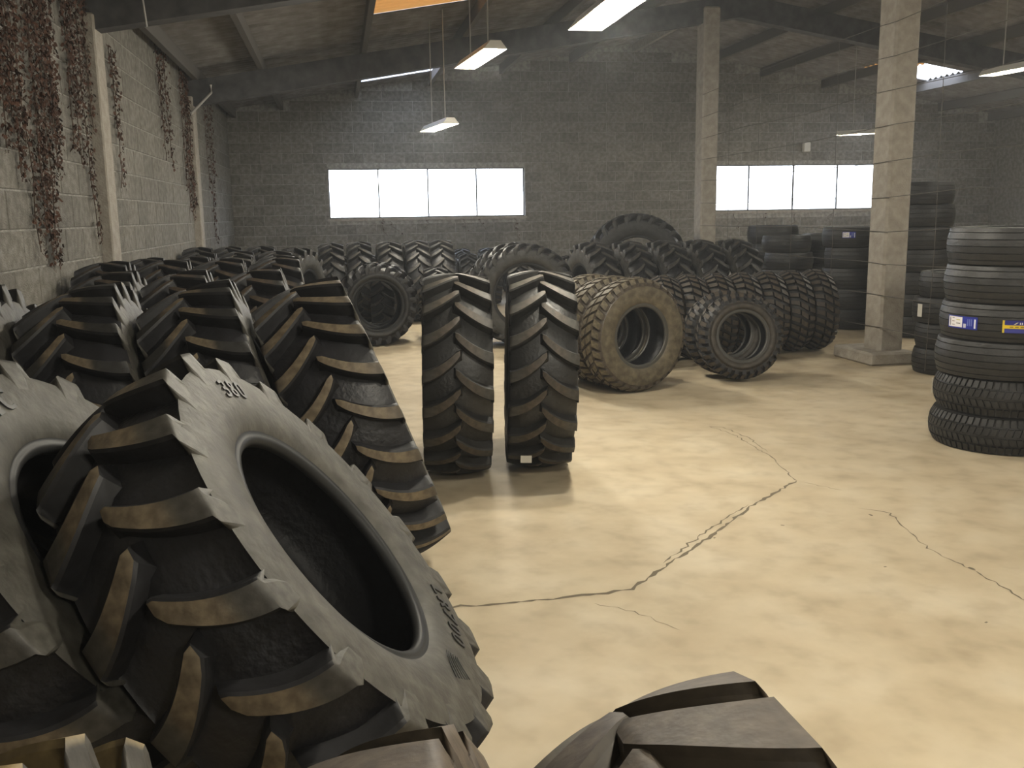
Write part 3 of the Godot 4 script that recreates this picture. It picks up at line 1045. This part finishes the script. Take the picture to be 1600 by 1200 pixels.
# ---------------------------------------------------------------- flat stacks of road tyres
func label_texture(white_left: bool) -> ImageTexture:
	var im := Image.create(160, 80, false, Image.FORMAT_RGB8)
	if white_left:
		im.fill(Color(0.10, 0.15, 0.55))
		im.fill_rect(Rect2i(4, 6, 82, 66), Color(0.88, 0.87, 0.88))
		im.fill_rect(Rect2i(12, 12, 5, 54), Color(0.25, 0.25, 0.3))
		for k in 5:
			im.fill_rect(Rect2i(26 + (k % 2) * 26, 12 + k * 11, 14 + (k * 7) % 12, 5), [Color(0.3, 0.3, 0.3), Color(0.75, 0.72, 0.3), Color(0.5, 0.4, 0.4), Color(0.3, 0.3, 0.3), Color(0.55, 0.5, 0.5)][k])
		im.fill_rect(Rect2i(92, 46, 14, 26), Color(0.75, 0.75, 0.8))
		for k in 3:
			im.fill_rect(Rect2i(112 + k * 9, 14, 4, 44), Color(0.45, 0.5, 0.75))
		im.fill_rect(Rect2i(144, 14, 8, 58), Color(0.85, 0.86, 0.9))
	else:
		im.fill(Color(0.09, 0.10, 0.48))
		im.fill_rect(Rect2i(0, 0, 9, 80), Color(0.85, 0.76, 0.25))
		im.fill_rect(Rect2i(0, 30, 160, 22), Color(0.88, 0.76, 0.16))
		for k in 5:
			im.fill_rect(Rect2i(30 + k * 22, 38, 14, 7), Color(0.55, 0.48, 0.12))
		for k in 14:
			im.fill_rect(Rect2i(58 - k, 12 + k, 7, 1), Color(0.9, 0.88, 0.7))
		for k in 4:
			im.fill_rect(Rect2i(70 + k * 18, 12, 4, 14), Color(0.92, 0.92, 0.95))
			im.fill_rect(Rect2i(78 + k * 18, 12, 4, 14), Color(0.92, 0.92, 0.95))
		im.fill_rect(Rect2i(10, 54, 150, 24), Color(0.22, 0.24, 0.58))
	return ImageTexture.create_from_image(im)

# a printed label wrapped on the tread of a lying tyre (axle = local x)
func wrap_label(parent: Node3D, R: float, w: float, a0: float, a1: float, x0: float, x1: float, m: Material, lab := "") -> void:
	var st := begin()
	st.set_smooth_group(0)
	var n := 10
	for i in n:
		var t0 := lerpf(a0, a1, float(i) / n)
		var t1 := lerpf(a0, a1, float(i + 1) / n)
		var v := [[x0, t0, float(i) / n, 1.0], [x0, t1, float(i + 1) / n, 1.0], [x1, t1, float(i + 1) / n, 0.0], [x1, t0, float(i) / n, 0.0]]
		for k in [0, 2, 1, 0, 3, 2]:
			var e: Array = v[k]
			st.set_uv(Vector2(e[2], e[3]))
			st.add_vertex(Vector3(w * 0.5 + e[0], R * cos(e[1]), R * sin(e[1])))
	var base: Node3D = parent.get_node("tread_base")
	var o := inst("paper_label", flat(st), m, base, base.transform.affine_inverse())
	if lab:
		o.set_meta("label", lab)

func print_mat(called: String, t: Texture2D) -> StandardMaterial3D:
	var m := StandardMaterial3D.new()
	m.resource_name = called
	m.albedo_texture = t
	m.roughness = 0.5
	M[called] = m
	return m

func build_stacks() -> void:
	var g5 := [-0.36, -0.18, 0.0, 0.18, 0.36]
	var base := {"h": 0.0, "base": Color(0.030, 0.029, 0.029), "side": DARK, "inner_side": DARK, "shoulder": 0.02, "segs": 72}
	var rib := base.duplicate()
	rib.merge({"R": 0.44, "w": 0.238, "rim": 0.25, "grooves": g5})
	var rib_kit := tyre_kit(rib)
	var knob := base.duplicate()
	knob.merge({"R": 0.445, "w": 0.238, "rim": 0.25, "h": 0.006, "shoulder": 0.03, "n": 64, "top": Color(0.034, 0.033, 0.033), "flank": BLACK, "w2": 0.0,
		"cols": [[0.27 * 0.238, 0.47 * 0.238, 0.1, 0.82, 0.006], [0.03 * 0.238, 0.24 * 0.238, 0.4, 0.9, 0.0], [-0.22 * 0.238, -0.02 * 0.238, -0.4, 0.9, 0.0], [-0.47 * 0.238, -0.26 * 0.238, 0.1, 0.82, 0.006]]}, true)
	var knob_kit := tyre_kit(knob)
	var car := base.duplicate()
	car.merge({"R": 0.345, "w": 0.24, "rim": 0.21, "grooves": [-0.28, -0.08, 0.12, 0.3], "segs": 48})
	var car_kit := tyre_kit(car)
	var suv := base.duplicate()
	suv.merge({"R": 0.38, "w": 0.265, "rim": 0.22, "grooves": [-0.3, -0.1, 0.1, 0.3], "segs": 48})
	var suv_kit := tyre_kit(suv)
	var blue := print_mat("blue_label", label_texture(true))
	var yellow := print_mat("yellow_label", label_texture(false))
	# the near stack on the right: six, the two lowest with blocky shoulders
	var names := ["lowest", "second lowest", "third lowest", "fourth lowest", "second highest", "topmost"]
	var note := ["blocky tread", "blocky tread, white sticker", "ribbed tread", "blue and yellow paper labels", "ribbed tread", "ribbed tread"]
	var y := 0.0
	for i in 6:
		var k := knob_kit if i < 2 else rib_kit
		var cx: float = 4.30 + [0.0, 0.02, 0.01, 0.03, 0.045, 0.05][i]
		var t := tyre(k, "road_tyre", "road tyre %s in the near right stack, %s" % [names[i], note[i]], "near right stack of road tyres", Vector3(cx, y + 0.119, -5.5), Vector3.UP, 0.3 * i, i < 2)
		y += 0.2375
		if i == 3:
			lab_on(t, 0.441, 0.238, Vector2(1485, 1530), Vector2(0.035, -0.045), blue, "blue and white printed paper label", Vector3(cx, y, -5.5))
			lab_on(t, 0.441, 0.238, Vector2(1569, 1640), Vector2(0.028, -0.05), yellow, "dark blue paper label with a yellow band", Vector3(cx, y, -5.5))
		if i == 1:
			inst("sticker", soft_box(Vector3(0.10, 0.03, 0.004), 0.001), M.casing_white, t, Transform3D(Basis(Vector3.RIGHT, 0.0), Vector3(0.12, 0, 0)) * lab_xf(Vector3(cx, 0, -5.5), 1450.0, 0.447))
	# stacks further back: [x, z, count, phrase, turn]
	var stacks := [
		[5.73, -8.09, 4, "the short stack behind the near right stack", "sticker", car_kit],
		[6.98, -10.6, 7, "the tall stack right of the near column", "", suv_kit],
		[6.68, -11.6, 5, "the dark stack left of the near column", "label", suv_kit],
		[6.52, -13.6, 5, "the far stack topped by a pale-lit tyre", "", suv_kit],
		[6.35, -12.8, 5, "the stack right of the pale-lit tyre", "", car_kit],
		[7.17, -13.2, 5, "the stack showing just left of the dark one", "", car_kit],
		[7.75, -14.4, 4, "the farthest low stack under the right window", "", car_kit],
	]
	for s in stacks:
		var kit: Dictionary = s[5]
		var w: float = kit.s.w
		var R: float = kit.s.R
		for k in s[2]:
			var pos: String = "lowest" if k == 0 else "topmost" if k == s[2] - 1 else "%s up" % nth(k)
			var c := Vector3(s[0] + 0.02 * sin(k * 2.7 + s[0]), w * 0.5 + k * (w + 0.0005), s[1] + 0.015 * cos(k * 1.9))
			var t := tyre(kit, "road_tyre", "road tyre in %s, %s" % [s[3], pos], s[3].trim_prefix("the "), c, Vector3.UP, k * 0.2)
			if s[4] == "label" and k == s[2] - 1:
				lab_on(t, R, w, Vector2(1316, 1337), Vector2(0.07, -0.01), blue, "blue and white paper label", c)
			if s[4] == "sticker" and k == 2:
				lab_on(t, R, w, Vector2(1434, 1441), Vector2(0.06, -0.06), M.casing_white, "white sticker", c)

# direction on a lying tyre's tread (angle in its own frame) for the column u of the photograph
func tread_angle(c: Vector3, u: float, R: float) -> float:
	var best := 0.0
	var err := 1e9
	for i in 720:
		var a := TAU * i / 720.0
		# lying tyre: local X = up, local Y = -z, local Z = X x Y
		var Y := Vector3.FORWARD
		var Z := Vector3.UP.cross(Y)
		var p := c + (Y * cos(a) + Z * sin(a)) * R
		if (p - c).dot(Vector3(0, 0, 0) - c) < 0.0:
			continue
		var q := Basis(Vector3(0.9836, -0.0157, 0.1797), Vector3(0.0466, 0.9842, -0.1706), Vector3(-0.1742, 0.1762, 0.9688)).transposed() * (p - Vector3(0, EYE, 0))
		var px := 800.0 + 1480.0 * q.x / -q.z
		if absf(px - u) < err:
			err = absf(px - u)
			best = a
	return best

func lab_on(t: Node3D, R: float, w: float, us: Vector2, xs: Vector2, m: Material, label: String, c: Vector3) -> void:
	var a0 := tread_angle(c, us.x, R)
	var a1 := tread_angle(c, minf(us.y, 1600.0), R)
	if us.y > 1600.0:
		a1 = a0 + (a1 - a0) * 2.0
	if a1 < a0 - PI:
		a1 += TAU
	elif a1 > a0 + PI:
		a1 -= TAU
	wrap_label(t, R + 0.002, w, a0, a1, xs.y, xs.x, m, label)

func lab_xf(c: Vector3, u: float, R: float) -> Transform3D:
	var a := tread_angle(c, u, R)
	var n := Vector3(0, cos(a), sin(a))
	return Transform3D(Basis(Vector3.RIGHT, n.cross(Vector3.RIGHT), n), n * R)

# ---------------------------------------------------------------- wire fence along the columns
func fence_x(z: float) -> float:
	return 5.338 if z > -9.1 else lerpf(5.338, 5.605, (z + 9.1) / -5.18)

func build_fence() -> void:
	var f := thing("wire_fence", "thin rusty wire fence strung along the two concrete columns", "fence", off(5.3, 0, -9.0))
	for i in 10:
		var h := 0.35 + i * 0.33
		var pts := []
		for z in [-14.28, -12.5, -10.6, -9.02, -8.67, -7.4, -6.2]:
			pts.append(Vector3(fence_x(z) - 5.3, h + 0.02 * sin(z * 2.0 + i) + (0.025 if z > -8.0 else 0.0), z + 9.0))
		inst("strand", tube(pts, 0.0035, 5), M.wire, f)
	for z in [-7.9, -9.8, -10.9, -12.0, -13.1]:
		var x := fence_x(z) - 5.3
		inst("tie_wire", tube([Vector3(x, 0.05, z + 9.0), Vector3(x + 0.01, 1.2, z + 9.02), Vector3(x, 3.3, z + 9.0)], 0.003, 5), M.wire, f)

# ---------------------------------------------------------------- dried creeper
func creeper(label: String, root: Vector3, along: Vector3, out: Vector3, strands: Array, leaf_n: int, leaf: float, group: String) -> void:
	var t := thing("dried_creeper", label, "creeper", Transform3D(Basis(), root), group)
	var pool := []
	for s in strands:   # [offset along, y top, y bottom]
		var pts := []
		var n := 9
		var o: float = s[0]
		for i in n + 1:
			var f := float(i) / n
			o += rng.randf_range(-0.05, 0.05)
			pts.append(along * o + Vector3(0, lerpf(s[1], s[2], f) - root.y, 0) + out * rng.randf_range(0.015, 0.03))
		inst("stem", tube(pts, 0.004, 4), M.vine_stem, t)
		for k in int(leaf_n * (s[1] - s[2])):
			var f := pow(rng.randf(), s[3] if s.size() > 3 else 1.2) * n
			var i := mini(int(f), n - 1)
			pool.append(pts[i].lerp(pts[i + 1], f - i))
	var lm := begin()
	lm.set_smooth_group(-1)
	lm.set_color(Color(1, 1, 1))
	var a := [Vector3(0, 0, 0), Vector3(0.5, -0.4, 0.12), Vector3(0.35, -1.0, 0.05), Vector3(0, -1.25, 0.2), Vector3(-0.35, -1.0, 0.05), Vector3(-0.5, -0.4, 0.12)]
	for k in [[0, 5, 4], [0, 4, 3], [0, 3, 2], [0, 2, 1]]:
		tri(lm, a[k[0]], a[k[1]], a[k[2]])
	var mm := MultiMesh.new()
	mm.transform_format = MultiMesh.TRANSFORM_3D
	mm.use_colors = true
	mm.mesh = flat(lm)
	mm.instance_count = pool.size()
	for i in pool.size():
		var b := Basis.from_euler(Vector3(rng.randf_range(-0.7, 0.7), atan2(out.x, out.z) + rng.randf_range(-0.8, 0.8), rng.randf_range(-0.9, 0.9))).scaled(Vector3.ONE * leaf * rng.randf_range(0.5, 1.25))
		mm.set_instance_transform(i, Transform3D(b, pool[i] + along * rng.randf_range(-1, 1) * lerpf(0.06, 0.2, clampf((pool[i].y + root.y - 2.0) / 1.3, 0.0, 1.0)) + out * rng.randf_range(0.0, 0.03) + Vector3(0, rng.randf_range(-0.05, 0.05), 0)))
		var k := rng.randf()
		mm.set_instance_color(i, Color(0.03 + 0.06 * k, 0.014 + 0.02 * k, 0.007 + 0.008 * k))
	var mi := MultiMeshInstance3D.new()
	mi.name = "leaves"
	mi.multimesh = mm
	mi.material_override = M.dry_leaf
	mi.set_meta("kind", "stuff")
	t.add_child(mi, true)

func build_creepers() -> void:
	var al := Vector3(0, 0, -1)
	var ot := Vector3.RIGHT
	var g := "dried creepers on the left wall"
	var y := 3.55
	creeper("dense brown creeper on the wall nearest the viewer, upper left corner", Vector3(WALL_X + 0.012, 2.0, -6.2), al, ot, [[-0.25, y, 1.9], [-0.1, y, 1.75], [0.1, y, 2.0], [0.25, y, 2.2], [0.4, y, 1.85], [0.0, y, 2.4], [0.3, y, 2.3]], 260, 0.026, g)
	creeper("broad rusty creeper with long trails reaching down near the tyres", Vector3(WALL_X + 0.012, 2.0, -7.2), al, ot, [[-0.3, y, 1.35, 1.1], [-0.15, y, 1.5], [0.0, y, 1.25, 1.0], [0.12, y, 1.3, 0.9], [0.3, y, 1.9], [0.42, y, 2.1], [0.2, y, 2.2]], 240, 0.026, g)
	creeper("ragged creeper left of the first pilaster", Vector3(WALL_X + 0.012, 2.0, -8.2), al, ot, [[-0.2, y, 2.1], [0.0, y, 2.0], [0.2, y, 1.4, 1.6], [0.35, y, 2.3], [0.1, y, 2.4]], 220, 0.026, g)
	creeper("single thin creeper trail just right of the first pilaster", Vector3(WALL_X + 0.012, 2.0, -9.5), al, ot, [[0.0, 3.1, 1.85, 1.0], [0.05, 3.1, 2.4]], 90, 0.032, g)
	creeper("narrow creeper bunch in the middle of the wall", Vector3(WALL_X + 0.012, 2.0, -12.2), al, ot, [[-0.2, y, 2.5], [0.1, y, 2.3], [0.3, y, 2.2]], 90, 0.032, g)
	creeper("long creeper bunch right before the second pilaster", Vector3(WALL_X + 0.012, 2.0, -13.9), al, ot, [[-0.3, y, 1.95], [0.0, y, 1.7], [0.2, y, 1.6], [0.35, y, 1.75]], 110, 0.032, g)
	creeper("wispy creeper nearest the far corner of the wall", Vector3(WALL_X + 0.012, 2.0, -16.3), al, ot, [[-0.3, y, 2.0], [0.1, y, 1.2, 0.7], [0.4, y, 2.2]], 60, 0.035, g)
	creeper("bare creeper stems trailing along below the left window", Vector3(0.0, 1.4, BACK_Z + 0.012), Vector3.RIGHT, Vector3(0, 0, 1), [[0.9, 1.48, 1.15], [1.1, 1.45, 1.25], [2.6, 1.48, 1.2], [2.9, 1.46, 1.1], [1.9, 1.47, 1.3], [3.6, 1.47, 1.0]], 12, 0.03, "")
	creeper("bare creeper stems trailing along below the right window", Vector3(8.2, 1.4, BACK_Z + 0.012), Vector3.RIGHT, Vector3(0, 0, 1), [[0.2, 1.5, 1.2], [0.9, 1.48, 1.15], [1.6, 1.45, 1.25], [2.6, 1.48, 1.2]], 12, 0.03, "")
